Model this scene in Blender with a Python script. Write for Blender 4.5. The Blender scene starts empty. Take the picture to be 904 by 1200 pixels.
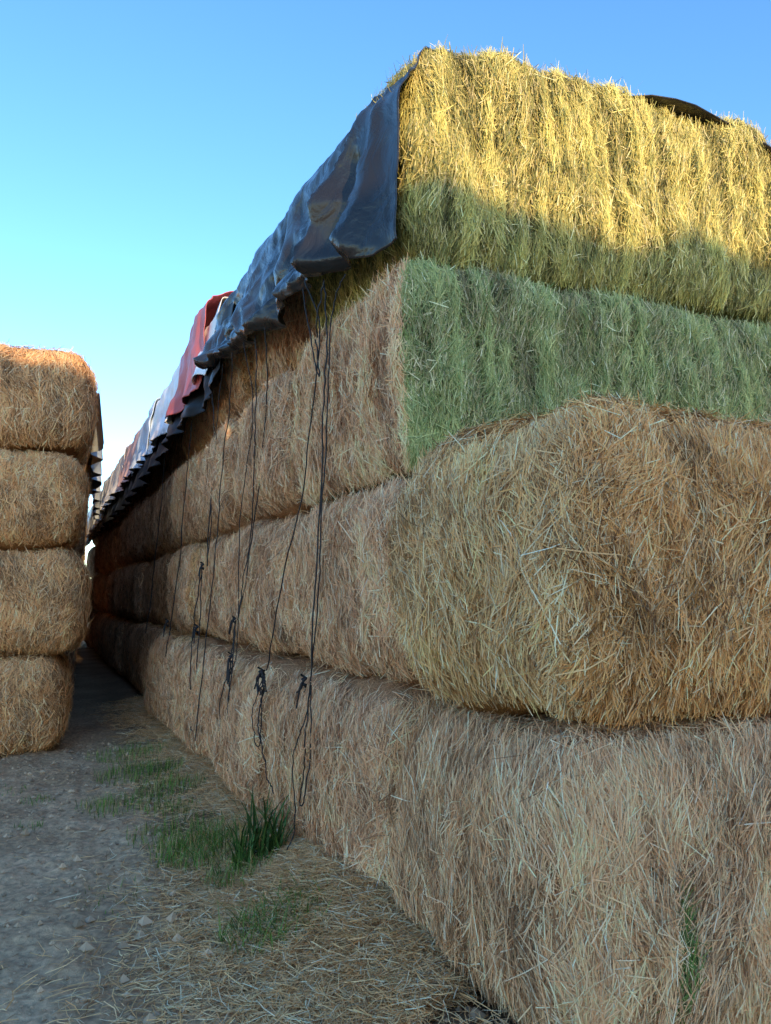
import bpy, math, numpy as np
from mathutils import Vector
rng=np.random.default_rng(7)
sc=bpy.context.scene
ANG=math.radians(24.0)
U=np.array([-math.sin(ANG),math.cos(ANG),0]); V=np.array([math.cos(ANG),math.sin(ANG),0])
M=np.array([0.1,3.9,0.0])
def W(u,v,z): return M+U*u+V*v+np.array([0,0,z])

# ---------------- noise
_tab=np.random.default_rng(1).random((32,32,32))
def vn(p,f,seed=0):
    q=np.asarray(p,float)*f+seed*7.313
    i=np.floor(q).astype(int); t=q-i; t=t*t*(3-2*t)
    r=0
    for a in (0,1):
        wa=t[:,0] if a else 1-t[:,0]
        for b in (0,1):
            wb=t[:,1] if b else 1-t[:,1]
            for c in (0,1):
                wc=t[:,2] if c else 1-t[:,2]
                r=r+wa*wb*wc*_tab[(i[:,0]+a)&31,(i[:,1]+b)&31,(i[:,2]+c)&31]
    return r*2-1
def nrm(a): return a/np.maximum(np.linalg.norm(a,axis=1,keepdims=True),1e-9)

# ---------------- mesh building
def build(name,Vt,Q,col=None,matidx=None,mats=(),smooth=None):
    me=bpy.data.meshes.new(name)
    Vt=np.asarray(Vt,np.float32); Q=np.asarray(Q,np.int32)
    me.vertices.add(len(Vt)); me.vertices.foreach_set('co',Vt.ravel())
    me.loops.add(Q.size); me.loops.foreach_set('vertex_index',Q.ravel())
    me.polygons.add(len(Q)); me.polygons.foreach_set('loop_start',np.arange(0,Q.size,Q.shape[1],dtype=np.int32))
    for m in mats: me.materials.append(m)
    if matidx is not None: me.polygons.foreach_set('material_index',np.asarray(matidx,np.int32))
    if smooth is None: smooth=np.ones(len(Q),bool)
    me.polygons.foreach_set('use_smooth',smooth)
    if col is not None:
        at=me.color_attributes.new('fibre_tone','FLOAT_COLOR','POINT')
        c=np.ones((len(Vt),4),np.float32); c[:,:3]=col; at.data.foreach_set('color',c.ravel())
    me.update(calc_edges=True)
    return me
def obj(name,me,loc=(0,0,0),rot=(0,0,0),scale=(1,1,1),parent=None):
    o=bpy.data.objects.new(name,me); sc.collection.objects.link(o)
    o.location=loc; o.rotation_euler=rot; o.scale=scale
    if parent: o.parent=parent
    return o

# ---------------- materials
def newmat(name):
    m=bpy.data.materials.new(name); m.use_nodes=True
    nt=m.node_tree; b=nt.nodes['Principled BSDF']; return m,nt,b
def N(nt,t,**k):
    n=nt.nodes.new(t)
    for a,v in k.items(): setattr(n,a,v)
    return n
def mat_fibre():
    m,nt,b=newmat('straw_fibre')
    a=N(nt,'ShaderNodeAttribute',attribute_name='fibre_tone')
    nt.links.new(a.outputs['Color'],b.inputs['Base Color'])
    b.inputs['Roughness'].default_value=.55
    b.inputs['Specular IOR Level'].default_value=.12
    return m
def mat_body():
    m,nt,b=newmat('packed_hay')
    a=N(nt,'ShaderNodeAttribute',attribute_name='fibre_tone')
    tc=N(nt,'ShaderNodeTexCoord'); mp=N(nt,'ShaderNodeMapping'); mp.inputs['Scale'].default_value=(120,120,14)
    no=N(nt,'ShaderNodeTexNoise'); no.inputs['Scale'].default_value=1; no.inputs['Detail'].default_value=4
    nt.links.new(tc.outputs['Object'],mp.inputs[0]); nt.links.new(mp.outputs[0],no.inputs[0])
    mr=N(nt,'ShaderNodeMapRange'); mr.inputs[1].default_value=.3; mr.inputs[2].default_value=.7; mr.inputs[3].default_value=.45; mr.inputs[4].default_value=1.25
    nt.links.new(no.outputs[0],mr.inputs[0])
    mx=N(nt,'ShaderNodeVectorMath',operation='SCALE')
    nt.links.new(a.outputs['Color'],mx.inputs[0]); nt.links.new(mr.outputs[0],mx.inputs['Scale'])
    nt.links.new(mx.outputs[0],b.inputs['Base Color'])
    bp=N(nt,'ShaderNodeBump'); bp.inputs['Distance'].default_value=.012; bp.inputs['Strength'].default_value=.9
    nt.links.new(no.outputs[0],bp.inputs['Height']); nt.links.new(bp.outputs[0],b.inputs['Normal'])
    b.inputs['Roughness'].default_value=.8; b.inputs['Specular IOR Level'].default_value=.1
    return m
FIB=mat_fibre(); BODY=mat_body()
PAL=dict(
 gold=([.86,.43,.16],[.93,.54,.25],[.60,.28,.09],[.95,.74,.46],[.26,.12,.05]),
 goldl=([.93,.56,.25],[.95,.64,.33],[.78,.42,.17],[.95,.80,.53],[.38,.20,.09]),
 tan =([.93,.54,.29],[.95,.63,.37],[.76,.41,.21],[.95,.78,.54],[.40,.21,.11]),
 pink=([.94,.53,.29],[.95,.61,.36],[.82,.43,.23],[.95,.76,.53],[.46,.24,.13]),
 aisle_shade=([.50,.29,.16],[.57,.35,.21],[.42,.24,.13],[.66,.49,.32],[.24,.14,.07]),  # darker hay: deep aisle shade put into the straw colour
 green=([.36,.39,.16],[.49,.48,.21],[.20,.27,.09],[.84,.73,.44],[.56,.47,.24]),
 lime=([.54,.475,.15],[.69,.575,.20],[.34,.34,.11],[.90,.76,.38],[.24,.24,.09]),
 brown=([.82,.44,.19],[.88,.54,.26],[.62,.31,.13],[.94,.70,.42],[.30,.16,.08]),
)
PW=np.array([.32,.26,.19,.13,.10]); PWc=np.cumsum(PW)
def ribbons(P,Nn,T,L,Wd,bow,lift1,lift2,tilt,rg):
    n=len(P)
    S=nrm(np.cross(T,Nn)); S=S*np.cos(tilt)[:,None]+Nn*np.sin(tilt)[:,None]
    side=np.cross(T,Nn)
    a=P-T*(L/2)[:,None]+Nn*lift1[:,None]
    b=P+side*bow[:,None]+Nn*(.004+.35*np.maximum(lift1,lift2))[:,None]
    c=P+T*(L/2)[:,None]+Nn*lift2[:,None]
    w=S*(Wd/2)[:,None]
    V6=np.stack([a-w*.8,a+w*.8,b-w,b+w,c-w*.55,c+w*.55],1).reshape(-1,3)
    base=(np.arange(n)*6)[:,None]
    Q=np.concatenate([base+np.array([[0,1,3,2]]),base+np.array([[2,3,5,4]])],0)
    return V6,Q

def bale_mesh(name,size,pal,dens,seed,r=(.16,.16,.2),step=.03,amp=1.0,spread=.45,width=.0035,length=.13,flake=.012,fuzz=.06,patches=(),bulge=.05,streak=0.0,droop=0.0,swirl=1.0,depth=1.0,back=0.0,wildf=.17):
    rg=np.random.default_rng(seed)
    h=np.array(size)/2.0; rv=np.array(r)
    faces={'L':(0,-1),'R':(0,1),'F':(1,-1),'B':(1,1),'T':(2,1),'D':(2,-1)}
    def surf(q):
        p=q*h; inn=np.clip(p,-(h-rv),h-rv); m=nrm((p-inn)/rv); pos=inn+m*rv; n=nrm(m/rv)
        bu=bulge*(1-np.abs(q[:,2])**2.5)*(1-np.abs(n[:,2]))
        sp=pos+seed*3.1
        d=.045*vn(sp,2.2,seed)+.028*vn(sp,5,seed+1)+.020*vn(sp*np.array([1,1,.6]),14,seed+2)+.012*vn(sp*np.array([1,1,.5]),34,seed+3)
        a=np.where(np.abs(n[:,1])>.5,pos[:,0],pos[:,1])
        wob=.03*vn(sp,3,seed+4)
        fl=vn(np.stack([a+wob,np.full_like(a,seed*.77),pos[:,2]*.12],1),17,seed+5)
        d=d*amp+flake*fl*(1-np.abs(n[:,2]))
        pos=pos+n*(bu+d)[:,None]
        if droop: pos[:,2]-=droop*np.clip(-q[:,0],0,1)**4*(q[:,2]>0)*q[:,2]
        if back: pos[:,2]-=back*np.clip((q[:,1]+1)/1.2,0,1)*np.clip(q[:,2],0,1)
        return pos,n,fl
    Vs=[];Qs=[];Cs=[];Mi=[];Sm=[];off=0
    for k,(ax,sg) in faces.items():
        o=[i for i in range(3) if i!=ax]
        st=step if dens.get(k,0)>1500 else step*2.5
        na=max(4,int(2*h[o[0]]/st)); nb=max(4,int(2*h[o[1]]/st))
        A,B=np.meshgrid(np.linspace(-1,1,na+1),np.linspace(-1,1,nb+1),indexing='ij')
        q=np.zeros((A.size,3)); q[:,ax]=sg; q[:,o[0]]=A.ravel(); q[:,o[1]]=B.ravel()
        pos,n,fl=surf(q)
        ids=np.arange(A.size).reshape(na+1,nb+1)
        Q=np.stack([ids[:-1,:-1],ids[1:,:-1],ids[1:,1:],ids[:-1,1:]],-1).reshape(-1,4)
        if (sg>0)!=(ax!=1): Q=Q[:,::-1]
        c=np.array(PAL[pal.get(k,pal['F'])])
        base=c[2]*.66+c[0]*.06
        sh=1+.25*vn(pos,5,seed+9)
        Vs.append(pos-n*.006);Qs.append(Q+off);Cs.append(base[None]*sh[:,None]);Mi.append(np.zeros(len(Q)));Sm.append(np.ones(len(Q),bool));off+=len(pos)
    for k,(ax,sg) in faces.items():
        o=[i for i in range(3) if i!=ax]
        area=4*h[o[0]]*h[o[1]]; n_=int(area*dens.get(k,0))
        if n_<5: continue
        q=rg.uniform(-1,1,(n_,3)); q[:,ax]=sg
        pos,n,fl=surf(q)
        up=np.array([0,0,1.0]) if ax!=2 else np.array([1.0,0,0])
        t0=up[None]-n*(n@up)[:,None]
        bad=np.linalg.norm(t0,axis=1)<.3
        t0[bad]=np.cross(n[bad],np.array([0.3,.8,.2]))
        t0=nrm(t0); s0=np.cross(n,t0)
        ang=swirl*(.55*vn(pos,3.0,seed+11)+.5*vn(pos,9,seed+12))+rg.normal(0,spread,n_)
        if k=='T' : ang=rg.uniform(0,6.3,n_)
        wild=rg.random(n_)<wildf; ang[wild]=rg.uniform(0,6.3,wild.sum())
        T=t0*np.cos(ang)[:,None]+s0*np.sin(ang)[:,None]
        L=length*rg.uniform(.3,1.5,n_); Wd=width*rg.uniform(.45,1.5,n_)
        l1=rg.exponential(.009,n_)-.008; l2=rg.exponential(.009,n_)-.008
        f=rg.random(n_)<fuzz; l2[f]+=rg.uniform(.01,.06,f.sum())
        bow=rg.normal(0,.055,n_)*L
        lay=rg.uniform(-.013,.017,n_)*depth
        pos=pos+n*lay[:,None]
        V6,Q=ribbons(pos,n,T,L,Wd,bow,l1,l2,rg.uniform(-.7,.7,n_),rg)
        P=np.array(PAL[pal.get(k,pal['F'])])
        zone=.24*vn(pos,4,seed+13)+.26*vn(pos,12,seed+14)+streak*fl
        idx=np.searchsorted(PWc,np.clip(rg.random(n_)-zone*.6,0,.9999))
        idx=np.clip(idx,0,4)
        c=P[idx]*(1+zone*.8+rg.normal(0,.16,n_))[:,None]
        for (pp,rad,pc) in patches:
            dd=np.linalg.norm((pos-np.array(pp))/np.array(rad),axis=1)
            s=dd+rg.normal(0,.25,n_)<1
            c[s]=np.array(pc)*rg.uniform(.5,1.5,(s.sum(),1))
        c=np.clip(c,.01,.95)
        Vs.append(V6);Qs.append(Q+off);Cs.append(np.repeat(c,6,0));Mi.append(np.ones(len(Q)));Sm.append(np.zeros(len(Q),bool));off+=len(V6)
    return build(name,np.concatenate(Vs),np.concatenate(Qs),np.concatenate(Cs),np.concatenate(Mi),(BODY,FIB),np.concatenate(Sm))
def place(me,u,v,z,size,rot=0,tilt=0,name='hay_bale',scale=(1,1,1)):
    c=W(u+size[1]/2,v+size[0]/2,z+size[2]/2)
    return obj(name,me,tuple(c),(0,tilt,ANG+rot),scale)

# ---------------- near bales
s=(2.4,1.20,1.26)
me=bale_mesh('bale_near_a',s,{'F':'gold','L':'goldl'},{'F':21000,'L':21000,'T':9000,'R':500},11,r=(.26,.13,.38),width=.0037,length=.15,spread=.48,flake=.010,bulge=.11,depth=1.4,fuzz=.08)  # left side paler than the front: its stronger light put into the palette
place(me,-1.27,.0,1.10,s,rot=.01)
s=(2.5,1.20,1.10)
me=bale_mesh('bale_near_b',s,{'F':'tan','L':'tan'},{'F':19000,'L':19000,'T':5000,'R':500},12,r=(.22,.14,.30),width=.0034,length=.16,spread=.33,flake=.012,bulge=.11,depth=1.3,fuzz=.08,
   patches=[((-1.25+.40,-.60,.41-.57),(.045,.3,.15),(.14,.22,.06))])
place(me,-1.32,-.02,0.0,s,rot=-.01)
# ---------------- front column of the long stack
s=(2.88,1.7,1.42)
me=bale_mesh('bale_top',s,{'F':'lime','L':'lime'},{'F':14000,'L':5000,'T':5000,'R':1500},13,r=(.17,.16,.27),width=.0042,length=.10,spread=.27,flake=.036,streak=.6,fuzz=.09,droop=.06,bulge=.03,swirl=.5,back=.27,wildf=.14)
place(me,0,.05,3.42,s,tilt=-.035)
s=(2.85,1.75,1.20)
me=bale_mesh('bale_green',s,{'F':'green','L':'pink'},{'F':15000,'L':13000,'T':500,'R':1500},14,r=(.12,.13,.18),width=.0038,length=.10,spread=.36,flake=.032,streak=.5,swirl=.6,fuzz=.12)
place(me,.02,-.0,2.25,s,rot=.012,tilt=-.012)
s=(2.6,1.75,1.12)
me=bale_mesh('bale_r2',s,{'F':'tan','L':'pink'},{'F':6000,'L':15000,'T':500,'R':500},15,width=.0038,length=.13,spread=.5,r=(.24,.2,.30),bulge=.09)
place(me,.0,-.02,1.14,s)
s=(2.6,1.8,1.13)
me=bale_mesh('bale_r1',s,{'F':'tan','L':'pink'},{'F':6000,'L':15000,'T':500,'R':500},16,width=.0038,length=.13,spread=.5,r=(.24,.2,.30),bulge=.09)
place(me,.0,-.13,0,s)
mv=[]
SV=(2.4,1.8,1.14)
for i in range(3):
    mv.append(bale_mesh('bale_var%d'%i,SV,{'F':'brown','L':'pink','R':'brown'},{'F':6000,'L':7000,'R':2000,'T':1200},30+i,r=(.24,.26,.28),step=.045,width=.0055,length=.13,spread=.45,flake=.016,streak=.15,bulge=.08))
mvb=[bale_mesh('bale_varb%d'%i,SV,{'F':'tan','L':'aisle_shade'},{'F':800,'L':4000,'R':300,'T':600},40+i,r=(.24,.26,.26),step=.06,width=.008,length=.14,spread=.45,flake=.014,bulge=.07) for i in range(2)]
for k,z in enumerate((0,1.15,2.3,3.40)):
    place(mv[k%3],.05,3.02,z+.02*k,SV,rot=rng.normal(0,.01))
zs=[0,1.14,2.27,3.42]
for c in range(1,15):
    u=c*1.82+.02
    for r_ in range(4):
        voff=[-.20,-.06,-.03,0.12][r_]+rng.normal(0,.06)
        if c in (1,2) and r_<3:
            me=bale_mesh('bale_side%d%d'%(c,r_),(1.3,1.8,1.13),{'F':'tan','L':'pink'},{'L':12500 if c==1 else 9500,'F':500,'T':300},50+c*5+r_,r=(.26,.30,.30),step=.035,width=.0042 if c==1 else .005,length=.13,spread=.55,flake=.012,bulge=.09)
            place(me,u,voff,zs[r_],(1.3,1.8,1.13),rot=rng.normal(0,.03))
        else:
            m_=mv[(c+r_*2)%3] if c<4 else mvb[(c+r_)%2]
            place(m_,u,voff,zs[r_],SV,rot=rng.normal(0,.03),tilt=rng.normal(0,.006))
# ---------------- stack on the left
LM=np.array([-3.24,8.1,0])
zl=[0,1.0,2.12,3.15,4.27,5.25,6.3]
def placeL(me,u,vr,z0,z1,rot=0,tilt=0):
    c=LM+U*(u+.9)+V*(vr-1.2)+np.array([0,0,(z0+z1)/2])
    obj('hay_bale',me,tuple(c),(0,tilt,ANG+rot),(1,1,(z1-z0+.03)/1.17))
for c in range(0,11):
    for r_ in range(6 if c>3 else (5 if c>1 else 4)):  # rear rows above the front's height are unseen, added to darken the aisle
        off=[-.10,.05,-.0,.03,.05,.05][r_]
        if c<2:
            for w in range(3):
                placeL(mv[(c+r_+w)%3],c*1.85,off-w*2.45,zl[r_],zl[r_+1],rot=rng.normal(0,.015),tilt=rng.normal(0,.01))
        else:
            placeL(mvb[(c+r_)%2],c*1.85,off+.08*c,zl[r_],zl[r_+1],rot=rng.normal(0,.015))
# ---------------- stack behind the viewpoint (throws the evening shadow)
for x,H in ((1.65,7.85),(4.1,7.84),(6.55,6.70),(9.0,6.92)):
    n=6
    for r_ in range(n):
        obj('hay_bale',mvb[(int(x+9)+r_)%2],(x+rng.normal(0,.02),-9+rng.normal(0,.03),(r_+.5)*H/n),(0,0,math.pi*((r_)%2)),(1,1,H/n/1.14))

# ---------------- tarps
def mat_tarp(name,col,rough,bump=.35,spec=.5,rv=.22):
    m,nt,b=newmat(name)
    tc=N(nt,'ShaderNodeTexCoord')
    n1=N(nt,'ShaderNodeTexNoise'); n1.inputs['Scale'].default_value=4; n1.inputs['Detail'].default_value=5; n1.inputs['Distortion'].default_value=1.6
    n2=N(nt,'ShaderNodeTexNoise'); n2.inputs['Scale'].default_value=2.5; n2.inputs['Detail'].default_value=5
    nt.links.new(tc.outputs['Object'],n1.inputs[0]); nt.links.new(tc.outputs['Object'],n2.inputs[0])
    bp=N(nt,'ShaderNodeBump'); bp.inputs['Strength'].default_value=bump; bp.inputs['Distance'].default_value=.04
    nt.links.new(n1.outputs[0],bp.inputs['Height']); nt.links.new(bp.outputs[0],b.inputs['Normal'])
    mr=N(nt,'ShaderNodeMapRange'); mr.inputs[3].default_value=rough-.06; mr.inputs[4].default_value=rough+rv; mr.inputs[1].default_value=.35; mr.inputs[2].default_value=.7
    nt.links.new(n2.outputs[0],mr.inputs[0]); nt.links.new(mr.outputs[0],b.inputs['Roughness'])
    mx=N(nt,'ShaderNodeMixRGB'); mx.inputs[1].default_value=(*col,1); mx.inputs[2].default_value=(*[min(1,c*1.4+.01) for c in col],1)
    nt.links.new(n2.outputs[0],mx.inputs[0]); nt.links.new(mx.outputs[0],b.inputs['Base Color'])
    b.inputs['Specular IOR Level'].default_value=spec
    return m
TB=mat_tarp('black_plastic',(.016,.015,.016),.22,.6,.5,.14)
TBm=mat_tarp('black_plastic_matt',(.010,.011,.013),.5,spec=.3)
TR=mat_tarp('red_plastic',(.50,.10,.09),.45); TW=mat_tarp('white_plastic',(.74,.76,.78),.45)
TP=mat_tarp('pink_plastic',(.66,.46,.46),.45); TBl=mat_tarp('pale_blue_plastic',(.52,.62,.74),.45)
def tarp(name,u0,u1,top,hem,mat,out=.05,vin=3.2,seed=0,foldamp=.05,du=.03,topbump=.08,sag=.10,front=False):
    nu=int((u1-u0)/du); us=np.linspace(u0,u1,nu+1)
    pr=np.concatenate([np.linspace(-vin,-.2,30),np.linspace(-.15,.12,10),np.linspace(.14,1.0,44)])
    A,B=np.meshgrid(us,pr,indexing='ij'); a=A.ravel(); b=B.ravel()
    topz=top(a)+topbump*vn(np.stack([a,b*.6,a*0+seed],1),1.1,seed)
    if front: 
        k=np.clip((-b-.02)/.28,0,1)
        tgt=4.92-.24*np.clip(a/1.2,0,1)*np.clip(1.6+b,0,1)-.135*np.clip((-b-1.0)/.6,0,1)-.13*np.clip((-b-2.1)/.8,0,1)
        topz=topz*(1-k)+k*(tgt+.02*vn(np.stack([a,b,a*0],1),2,9))
    hz=hem(a)
    drop=np.clip(b,0,1)
    z=np.where(b<0,topz,topz-(topz-hz)*drop**.95)
    v=np.where(b<0,-b,0.0)-out*np.clip(b/.15+1,0,1)
    z=z-sag*np.exp(-((b+.0)/.09)**2)
    v=v+.06*np.exp(-((b)/.09)**2)
    ph=vn(np.stack([a*1.0,a*0,b*.35],1),2.2,seed+1)*2.6
    f=np.sin(a*5.0+ph+b*1.6); f=np.sign(f)*np.abs(f)**.7*.6
    f2=1-2*np.abs(vn(np.stack([a+b*.25,a*0+seed,b*.5],1),4.5,seed+3))
    f=f+.55*f2+.25*vn(np.stack([a,b*.9,b*0],1),9,seed+4)
    if front:
        th=np.arctan2(a-u0-.25,b+.35)
        f=f*.8+.9*np.exp(-((a-u0-.5)/.7)**2)*(1-2*np.abs(np.sin(th*7+.6*vn(np.stack([a,b,a*0],1),2.5,44))))
        f=f+.6*(1-2*np.abs(vn(np.stack([a*.8-b*.9,a*0,b*.8],1),3.2,45)))+.3*(1-2*np.abs(vn(np.stack([a+b*.5,a*0,b],1),7,46)))
    amp=foldamp*(.2+1.2*drop)
    kf=np.clip((a-u0)/.6,.1,1) if front else 1.0
    v=v-np.where(b>-.05,amp*(f+.9),0)*kf-(.14 if front else .10)*drop**3*(.6+.4*vn(np.stack([a,a*0,a*0],1),1.3,seed+5))*kf
    z=z+np.where(b<-.05,.01*f,0)+.035*drop*vn(np.stack([a,a*0,a*0+3],1),5,seed+6)
    if front:
        t=np.clip((b-.93)/.07,0,1); v=v+.10*t*kf; z=z+.02*t
    u=a+.03*f*drop*kf
    if front:
        k=np.clip((-b-.05)/.35,0,1)*(1-np.clip((-b-1.2)/.6,0,1))
        u=u+.40*k*(1-np.clip((a-u0)/2.0,0,1))
    P=M+U*u[:,None]+V*v[:,None]+np.array([0,0,1.])*z[:,None]
    n2=len(pr); ids=np.arange(A.size).reshape(nu+1,n2)
    Q=np.stack([ids[:-1,:-1],ids[:-1,1:],ids[1:,1:],ids[1:,:-1]],-1).reshape(-1,4)
    me=build(name,P,Q,mats=(mat,)); o=obj(name,me)
    so=o.modifiers.new('thick','SOLIDIFY'); so.thickness=.006
    return o
interp=lambda xs,ys:(lambda a:np.interp(a,xs,ys))
tarp('black_tarp',-.05,4.35,interp([0,.4,1.0,1.8,3,4.4],[4.46,4.58,4.64,4.68,4.74,4.72]),interp([0,.4,1,1.7,3,4.4],[3.42,3.48,3.58,3.55,3.75,3.9]),TB,out=.045,vin=5.2,seed=1,foldamp=.09,sag=.04,du=.02,front=True,topbump=.05)
tarp('black_tarp',3.6,27,interp([0,30],[4.60,4.62]),interp([3,4.5,5,8,12,21],[3.7,3.6,3.6,3.5,3.42,3.5]),TBm,out=.07,vin=2.2,seed=2,foldamp=.07,du=.06)
tarp('white_tarp',4.1,5.0,interp([0,30],[4.78,4.78]),interp([0,30],[3.95,3.95]),TW,out=.09,seed=3,vin=2.2,foldamp=.05)
tarp('red_tarp',4.75,6.4,interp([4,5.4,6.7],[4.92,5.05,4.76]),interp([0,30],[3.85,3.85]),TR,out=.14,seed=4,vin=2.2,foldamp=.05)
tarp('white_tarp',6.2,8.9,interp([4,30],[4.80,4.80]),interp([0,30],[3.8,3.8]),TW,out=.13,seed=5,vin=2.2,foldamp=.06)
tarp('pale_blue_tarp',8.7,11,interp([4,30],[4.82,4.82]),interp([0,30],[3.8,3.8]),TBl,out=.14,seed=6,vin=2.2,foldamp=.07)
tarp('pink_tarp',10.8,13.5,interp([4,30],[4.80,4.80]),interp([0,30],[3.8,3.8]),TP,out=.14,seed=7,vin=2.2,foldamp=.07)
tarp('white_tarp',13.3,18.2,interp([4,30],[4.86,4.9]),interp([0,30],[3.8,3.8]),TW,out=.16,seed=8,vin=2.2,foldamp=.07)
tarp('pale_blue_tarp',18,27.3,interp([4,30],[4.9,5.0]),interp([0,30],[3.7,3.7]),TBl,out=.17,seed=9,vin=2.2,foldamp=.07)
def ltarp():
    us=np.linspace(1.5,12,120); pr=np.linspace(0,1,20)
    A,B=np.meshgrid(us,pr,indexing='ij'); a=A.ravel(); b=B.ravel()
    top=b<.35
    v=np.where(top,-2.2+2.42*(b/.35),.22+.12*np.sin(a*5+2*vn(np.stack([a,a*0,b],1),2,3))*(b-.3))+np.where(b>.2,.06*(a-1.5),0)
    z=np.where(top,4.2,4.2-(b-.35)/.65*.65)
    P=LM+U*a[:,None]+V*v[:,None]+np.array([0,0,1.])*z[:,None]
    ids=np.arange(A.size).reshape(120,20)
    Q=np.stack([ids[:-1,:-1],ids[:-1,1:],ids[1:,1:],ids[1:,:-1]],-1).reshape(-1,4)
    obj('pale_blue_tarp',build('pale_blue_tarp',P,Q,mats=(TBl,)))
ltarp()

# ---------------- ropes
mr_,nt_,b_=newmat('black_rope'); b_.inputs['Base Color'].default_value=(.012,.012,.015,1); b_.inputs['Roughness'].default_value=.6
def tube(P,r,seg=6):
    P=np.asarray(P,float); n=len(P); T=nrm(np.gradient(P,axis=0))
    ref=np.array([.3,.2,.93]); A=nrm(np.cross(T,ref)); B=np.cross(T,A)
    th=np.linspace(0,2*np.pi,seg,endpoint=False)
    Vv=(P[:,None]+r*(A[:,None]*np.cos(th)[None,:,None]+B[:,None]*np.sin(th)[None,:,None])).reshape(-1,3)
    i=np.arange(n-1)[:,None]*seg; j=np.arange(seg)[None]; k=(j+1)%seg
    Q=np.stack([i+j,i+k,i+seg+k,i+seg+j],-1).reshape(-1,4)
    return Vv,Q
def catm(pts,n=14):
    p=np.array(pts,float); p=np.vstack([2*p[0]-p[1],p,2*p[-1]-p[-2]]); out=[]
    for i in range(1,len(p)-2):
        for t in np.linspace(0,1,n,endpoint=False):
            out.append(.5*((2*p[i])+(-p[i-1]+p[i+1])*t+(2*p[i-1]-5*p[i]+4*p[i+1]-p[i+2])*t*t+(-p[i-1]+3*p[i]-3*p[i+1]+p[i+2])*t**3))
    out.append(p[-2]); return np.array(out)
def rope(strands,knots,rad=.005):
    Vs=[];Qs=[];off=0
    for st in strands:
        c=catm([W(*q) for q in st]); j=np.cumsum(rng.normal(0,.004,c.shape),0); j-=np.linspace(0,1,len(j))[:,None]*j[-1]
        v,q=tube(c+j,rad*rng.uniform(.7,1.05)); Vs.append(v);Qs.append(q+off);off+=len(v)
    for (u,v_,z,s) in knots:
        t=np.linspace(0,7*np.pi,90)
        c=np.stack([np.cos(t)*s*.28*(1+.3*np.sin(t*.37)),np.sin(t)*s*.25,(t/t[-1]-.5)*s*1.6+.2*s*np.sin(t*.61)],1)
        v,q=tube(c+W(u,v_,z),rad*1.4); Vs.append(v);Qs.append(q+off);off+=len(v)
        for e in range(3):
            e_=catm([W(u,v_,z),W(u+rng.normal(0,s*.5),v_-.02,z-rng.uniform(.3,1)*s),W(u+rng.normal(0,s*1.0),v_-.03,z-rng.uniform(1.5,4)*s)])
            v,q=tube(e_,rad); Vs.append(v);Qs.append(q+off);off+=len(v)
    obj('rope',build('rope',np.concatenate(Vs),np.concatenate(Qs),mats=(mr_,)))
f=-.19
rope([[(.50,-.14,3.48),(.62,f,3.2),(.70,f,2.2),(.77,-.24,1.12)],[(.80,-.18,3.55),(.66,f,3.1),(.76,f,2.2),(.77,-.24,1.12)],
      [(.77,-.24,1.12),(.72,-.29,.8),(.78,-.30,.45),(.68,-.30,.6),(.77,-.24,1.1)],[(.77,-.24,1.1),(.84,-.31,.7),(.80,-.32,.3),(.95,-.38,.04),(1.2,-.42,.05)]],[(.77,-.28,1.12,.04)])
rope([[(.98,-.24,3.6),(.86,f,3.2),(1.2,f,2.2),(1.72,-.24,1.1)],[(.7,-.2,3.5),(.86,f,3.2)],[(1.0,-.24,3.56),(.84,f,2.95),(.90,f,3.2)],
      [(1.72,-.26,1.1),(1.75,-.32,.75),(1.62,-.30,.6),(1.6,-.30,.9),(1.72,-.26,1.1)],[(1.72,-.26,1.0),(1.5,-.32,.98),(1.38,-.32,1.04),(1.45,-.32,1.12),(1.7,-.26,1.08)],[(1.72,-.26,1.03),(1.55,-.33,.94),(1.42,-.33,1.0),(1.5,-.33,1.08),(1.7,-.26,1.05)],
      [(1.72,-.26,1.0),(1.55,-.34,.75),(1.35,-.34,.5),(1.15,-.34,.42)]],[(1.72,-.28,1.08,.045)])
rope([[(1.95,-.24,3.62),(2.1,f,3.1),(2.4,f,2.2),(2.6,-.24,1.42)],[(2.25,-.24,3.66),(2.3,f,2.8),(2.5,f,2.0),(2.6,-.24,1.42)],
      [(2.6,-.26,1.42),(2.63,-.31,1.1),(2.55,-.33,.8),(2.66,-.34,.4),(2.75,-.34,.3),(2.7,-.33,.8),(2.58,-.26,1.1)],[(2.6,-.26,1.4),(2.5,-.32,.7),(2.4,-.34,.3)]],[(2.6,-.27,1.42,.03),(2.6,-.29,1.12,.05)])
rope([[(2.6,-.24,3.7),(2.45,f,3.0),(2.75,f,2.2),(2.65,-.24,1.1)]],[])
rope([[(3.6,-.2,3.8),(3.9,f,3.0),(4.0,-.22,1.9)],[(4.1,-.2,3.8),(3.95,f,3.0),(4.0,-.22,1.9)],[(4.0,-.27,1.9),(4.05,-.32,1.3),(4.0,-.35,.6),(3.95,-.35,.4),(3.92,-.32,1.0),(4.0,-.27,1.85)]],[(4.0,-.27,1.9,.04),(3.95,-.32,1.3,.05)],rad=.006)
rope([[(3.2,-.2,3.8),(3.5,f,3.0),(3.7,-.22,1.9),(3.75,-.34,.3)]],[])
rope([[(5.2,-.2,3.6),(5.6,f,2.8),(5.8,-.24,1.6),(5.85,-.32,.9)]],[(5.84,-.32,1.3,.05)],rad=.006)
rope([[(7.3,-.2,3.6),(7.6,f,2.8),(7.8,-.26,1.6),(7.8,-.32,1.1)]],[],rad=.007)

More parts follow.
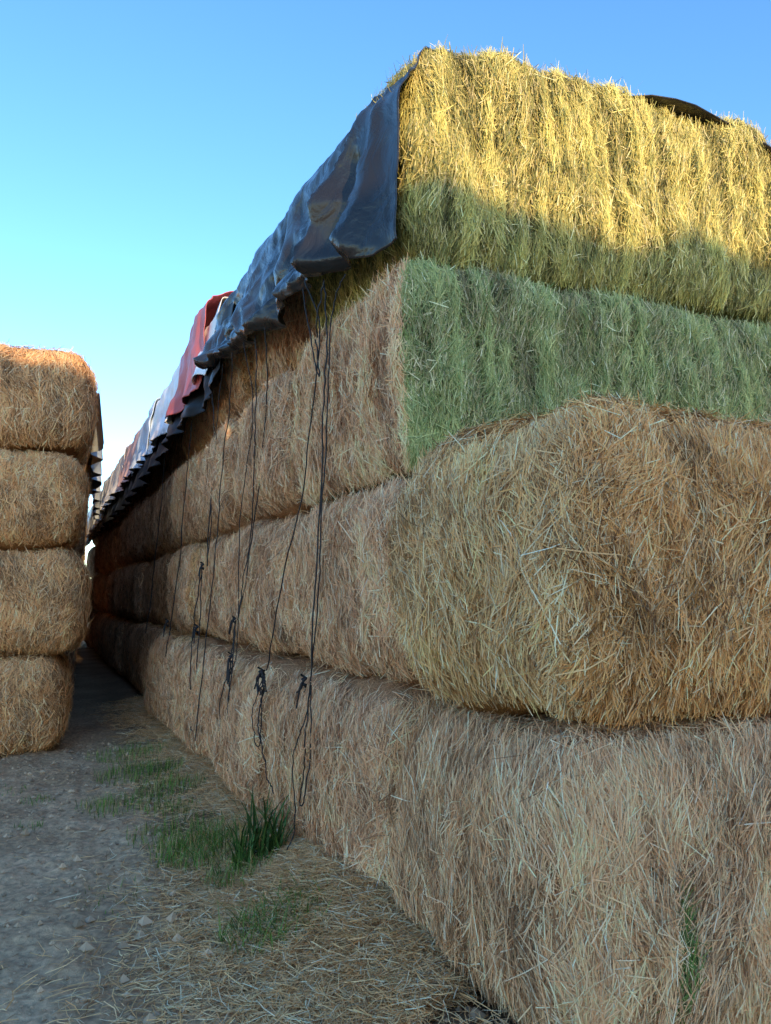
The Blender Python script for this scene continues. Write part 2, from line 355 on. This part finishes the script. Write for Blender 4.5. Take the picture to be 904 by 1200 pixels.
# ---------------- ground
def mat_ground():
    m,nt,b=newmat('sandy_ground')
    tc=N(nt,'ShaderNodeTexCoord')
    def no(s,d=6,dist=0):
        n=N(nt,'ShaderNodeTexNoise'); n.inputs['Scale'].default_value=s; n.inputs['Detail'].default_value=d; n.inputs['Distortion'].default_value=dist
        nt.links.new(tc.outputs['Object'],n.inputs[0]); return n
    a=no(1.3,8,.4); c=no(28,6); g=no(220,3)
    r1=N(nt,'ShaderNodeValToRGB'); e=r1.color_ramp.elements
    e[0].position=.35; e[0].color=(.52,.36,.225,1); e[1].position=.68; e[1].color=(.76,.55,.36,1)
    nt.links.new(a.outputs[0],r1.inputs[0])
    r2=N(nt,'ShaderNodeValToRGB'); e=r2.color_ramp.elements
    e[0].position=.33; e[0].color=(.62,.62,.62,1); e[1].position=.66; e[1].color=(1.12,1.1,1.06,1)
    nt.links.new(c.outputs[0],r2.inputs[0])
    mx=N(nt,'ShaderNodeMixRGB',blend_type='MULTIPLY'); mx.inputs[0].default_value=1
    nt.links.new(r1.outputs[0],mx.inputs[1]); nt.links.new(r2.outputs[0],mx.inputs[2])
    at=N(nt,'ShaderNodeAttribute',attribute_name='fibre_tone')
    m3=N(nt,'ShaderNodeMixRGB',blend_type='MULTIPLY'); m3.inputs[0].default_value=1
    nt.links.new(mx.outputs[0],m3.inputs[1]); nt.links.new(at.outputs['Color'],m3.inputs[2])
    nt.links.new(m3.outputs[0],b.inputs['Base Color'])
    ad=N(nt,'ShaderNodeMath',operation='MULTIPLY_ADD'); ad.inputs[1].default_value=.35
    nt.links.new(g.outputs[0],ad.inputs[0]); nt.links.new(c.outputs[0],ad.inputs[2])
    bp=N(nt,'ShaderNodeBump'); bp.inputs['Strength'].default_value=.7; bp.inputs['Distance'].default_value=.025
    nt.links.new(ad.outputs[0],bp.inputs['Height']); nt.links.new(bp.outputs[0],b.inputs['Normal'])
    b.inputs['Roughness'].default_value=.9; b.inputs['Specular IOR Level'].default_value=.1
    return m
def gheight(x,y):
    p=np.stack([x,y,x*0],1)
    near=np.exp(-(np.hypot(x,y-4)/14)**4)
    z=.02*vn(p,.8,1)+.018*vn(p,4,2)+.022*np.abs(vn(p,10,3))+.009*vn(p,26,4)
    u=(x-M[0])*U[0]+(y-M[1])*U[1]; v=(x-M[0])*V[0]+(y-M[1])*V[1]
    for vc in (-1.25,-2.7):
        dv=(v-vc-.12*np.sin(u*.35))/.19
        m=np.exp(-dv**6)
        ch=np.sin((u+np.abs(dv)*.09+.02*vn(p,4,8))*2*np.pi/.085)
        z=z*(1-.3*m)+m*(-.010+.014*ch*np.clip(.45+.8*vn(p,2,9),0,1))+.006*np.exp(-((np.abs(dv)-1.2)/.25)**2)*(.5+.5*vn(p,3,10))
    z=z+.06*np.exp(-((v+.25)/.28)**2)*(u>-1.8)+.12*np.exp(-((v+.2)/.3)**2-((u-.2)/.7)**2)
    return z*near-.03*(1-near)
def axis(lo,hi,st,far):
    c=np.arange(lo,hi,st); g=[];d=st;x=hi
    while x<far: d*=1.12; x+=d; g.append(x)
    l=[];d=st;x=lo
    while x>-far: d*=1.12; x-=d; l.append(x)
    return np.concatenate([l[::-1],c,g])
gx=axis(-4.2,1.2,.018,700); gy=axis(2.2,9.5,.018,700)
A,B=np.meshgrid(gx,gy,indexing='ij'); a=A.ravel(); b=B.ravel()
z=gheight(a,b); ids=np.arange(a.size).reshape(A.shape)
Q=np.stack([ids[:-1,:-1],ids[1:,:-1],ids[1:,1:],ids[:-1,1:]],-1).reshape(-1,4)
u=(a-M[0])*U[0]+(b-M[1])*U[1]; v=(a-M[0])*V[0]+(b-M[1])*V[1]
pn=np.stack([a,b,a*0],1)
soil=np.clip(1.5-np.abs(v+.35+.15*vn(pn,3,5))/.5,0,1)
soil=np.maximum(soil,.6*np.clip((u-3.5)/3,0,1)*np.clip(1-np.abs(v+.9)/1.2,0,1))
col=np.ones((len(a),3))*(1-.6*soil)[:,None]*np.array([1,.98,.95])
obj('ground',build('ground',np.stack([a,b,z],1),Q,col,mats=(mat_ground(),)))

def litter(name,n,sample,width=.0035,length=.11,pal='tan'):
    x,y,h=sample(n); n=len(x)
    z=gheight(x,y)+h
    ang=rng.uniform(0,6.3,n); T=np.stack([np.cos(ang),np.sin(ang),rng.normal(0,.12,n)],1); T=nrm(T)
    Nn=np.tile(np.array([[0,0,1.]]),(n,1))
    P=np.stack([x,y,z+.006],1)
    L=length*rng.uniform(.3,1.5,n)
    V6,Q=ribbons(P,Nn,T,L,width*rng.uniform(.6,1.4,n),rng.normal(0,.1,n)*L,rng.exponential(.006,n),rng.exponential(.006,n),rng.uniform(-.7,.7,n),rng)
    c=np.array(PAL[pal])[np.clip(np.searchsorted(PWc,rng.random(n)),0,4)]*rng.uniform(.7,1.15,(n,1))
    obj(name,build(name,V6,Q,np.repeat(np.clip(c,0,.95),6,0),mats=(FIB,),smooth=np.zeros(len(Q),bool)))
def s1(n):
    u=rng.uniform(-1.6,9,n)**1.0; k=rng.random(n)<.45; u[k]=rng.uniform(-1.6,1.8,k.sum())
    v=-.12-np.abs(rng.normal(0,.46,n))*np.interp(u,[-1.6,0,1.2,4,9],[.8,1.05,.85,.75,.6])
    keep=vn(np.stack([u,v,u*0],1),2.2,20)+rng.normal(0,.3,n)>-.5+np.interp(u,[0,1.5,3,9],[0,.05,.3,.45])
    hole=(np.hypot((u+1.3)/.5,(v+.15)/.35)<1)&(rng.random(n)<.96)
    keep&=~hole
    u=u[keep];v=v[keep]
    p=M+U*u[:,None]+V*v[:,None]
    h=rng.random(len(u))*.08*np.exp(-((v+.2)/.4)**2)*np.interp(u,[-1.6,.5,3],[1,1,.3])
    return p[:,0],p[:,1],h
litter('straw_litter',110000,s1,pal='goldl')
def s2(n):
    x=rng.uniform(-5,1,n); y=rng.uniform(2.2,10,n); p=np.stack([x,y,x*0],1)
    k=vn(p,1.4,22)+rng.normal(0,.3,n)>.1
    return x[k],y[k],x[k]*0
litter('straw_litter',6000,s2,length=.06,width=.003,pal='goldl')
def clods(n):
    x=rng.uniform(-4.5,.6,n); y=rng.uniform(2.3,9,n); s=rng.exponential(.006,n)+.003
    z=gheight(x,y)+s*.3
    oc=np.array([[1,0,0],[0,1,0],[-1,0,0],[0,-1,0],[0,0,.8],[0,0,-.8]],float)
    Vv=(np.stack([x,y,z],1)[:,None]+oc[None]*s[:,None,None]*rng.uniform(.6,1.4,(n,6,1))).reshape(-1,3)
    f=np.array([[0,1,4],[1,2,4],[2,3,4],[3,0,4],[1,0,5],[2,1,5],[3,2,5],[0,3,5]])
    Q=(np.arange(n)[:,None,None]*6+f[None]).reshape(-1,3)
    c=np.repeat(np.array([[.56,.41,.27]])*rng.uniform(.5,1.2,(n,1)),6,0)
    obj('dirt_clods',build('dirt_clods',Vv,Q,c,mats=(FIB,),smooth=np.zeros(len(Q),bool)))
clods(7000)
def grass(name,cx,cy,rad,n,hgt,wid=.006,lean=.5,dry=.1,col=(.12,.20,.04)):
    r_=rad*np.sqrt(rng.random(n)); th=rng.uniform(0,6.3,n)
    x=cx+r_*np.cos(th)*1.2; y=cy+r_*np.sin(th)
    H=hgt*rng.uniform(.35,1.1,n)*(1-.4*r_/rad); d=rng.uniform(0,6.3,n); le=lean*rng.uniform(.2,1.3,n)*H
    D=np.stack([np.cos(d),np.sin(d),d*0],1); S=np.stack([-np.sin(d),np.cos(d),d*0],1)
    base=np.stack([x,y,gheight(x,y)-.01],1); vs=[]
    for t in (0,.35,.7,1.0):
        c=base+D*(le*t**2)[:,None]; c[:,2]+=H*(t-.25*t**3*lean)
        w=wid*(1-t)**.6*rng.uniform(.7,1.2,n) if t<1 else np.full(n,.0006)
        vs+= [c-S*(w/2)[:,None],c+S*(w/2)[:,None]]
    Vv=np.stack(vs,1).reshape(-1,3); b0=(np.arange(n)*8)[:,None]
    Q=np.concatenate([b0+np.array([[0,1,3,2]])+2*i for i in range(3)],0)
    c=np.array(col)[None]*rng.uniform(.5,1.7,(n,1)); k=rng.random(n)<dry; c[k]=np.array([.55,.40,.18])
    obj(name,build(name,Vv,Q,np.repeat(c,8,0),mats=(FIB,)))
grass('grass_tuft',-1.08,4.95,.30,620,.30,lean=.9,dry=.12)
grass('grass_tuft',-.82,4.5,.17,240,.26,lean=.9,dry=.15)
grass('weed_clump',-.74,4.68,.12,130,.62,wid=.018,lean=.6,dry=.05,col=(.06,.12,.03))
grass('grass_tuft',-.50,3.78,.24,420,.26,lean=1.1,dry=.1)
grass('grass_tuft',-1.35,5.3,.30,300,.20,dry=.15)
grass('grass_tuft',-2.2,7.1,.34,480,.20)
grass('grass_tuft',-2.0,6.1,.3,320,.16,dry=.15)
grass('grass_tuft',-1.75,6.5,.25,360,.19,dry=.15)
grass('grass_tuft',-1.55,5.9,.2,200,.15,dry=.15)
grass('grass_tuft',-2.6,8.0,.35,340,.19)
grass('grass_tuft',-2.5,5.6,.08,50,.11)
grass('grass_tuft',-1.4,4.3,.25,70,.07)
grass('grass_tuft',-3.3,6.6,.25,110,.08)
grass('grass_tuft',-2.75,6.3,.12,70,.10)

# ---------------- world / light
SE=math.radians(12.0); AZ=math.radians(25)
travel=np.array([-math.sin(AZ),math.cos(AZ)])
src=-travel
w=bpy.data.worlds.new('World'); sc.world=w; w.use_nodes=True; nt=w.node_tree
bg=nt.nodes['Background']; sky=nt.nodes.new('ShaderNodeTexSky'); sky.sky_type='NISHITA'; sky.sun_disc=False
sky.sun_elevation=SE; sky.sun_rotation=math.atan2(src[0],src[1])
sky.air_density=1.0; sky.dust_density=.5; sky.ozone_density=2.0; sky.altitude=900
hs=nt.nodes.new('ShaderNodeHueSaturation'); hs.inputs['Saturation'].default_value=1.2; hs.inputs['Hue'].default_value=.502
nt.links.new(sky.outputs[0],hs.inputs['Color']); nt.links.new(hs.outputs[0],bg.inputs[0]); bg.inputs[1].default_value=.50
sl=bpy.data.lights.new('sun','SUN'); sl.energy=5; sl.angle=math.radians(.5); sl.color=(1,.69,.36)
so=bpy.data.objects.new('sun',sl); sc.collection.objects.link(so)
d=Vector((travel[0]*math.cos(SE),travel[1]*math.cos(SE),-math.sin(SE)))
so.rotation_euler=d.to_track_quat('-Z','Y').to_euler()
sc.view_settings.view_transform='Standard'; sc.view_settings.look='None'; sc.view_settings.exposure=0
cam=bpy.data.cameras.new('camera'); co=bpy.data.objects.new('camera',cam); sc.collection.objects.link(co)
cam.sensor_fit='VERTICAL'; cam.sensor_height=36; cam.lens=27; cam.clip_end=3000; cam.clip_start=.05
co.location=(0,0,1.6); co.rotation_euler=(math.radians(90+6.34),0,0)
sc.camera=co
print('verts',sum(len(m.vertices) for m in bpy.data.meshes))
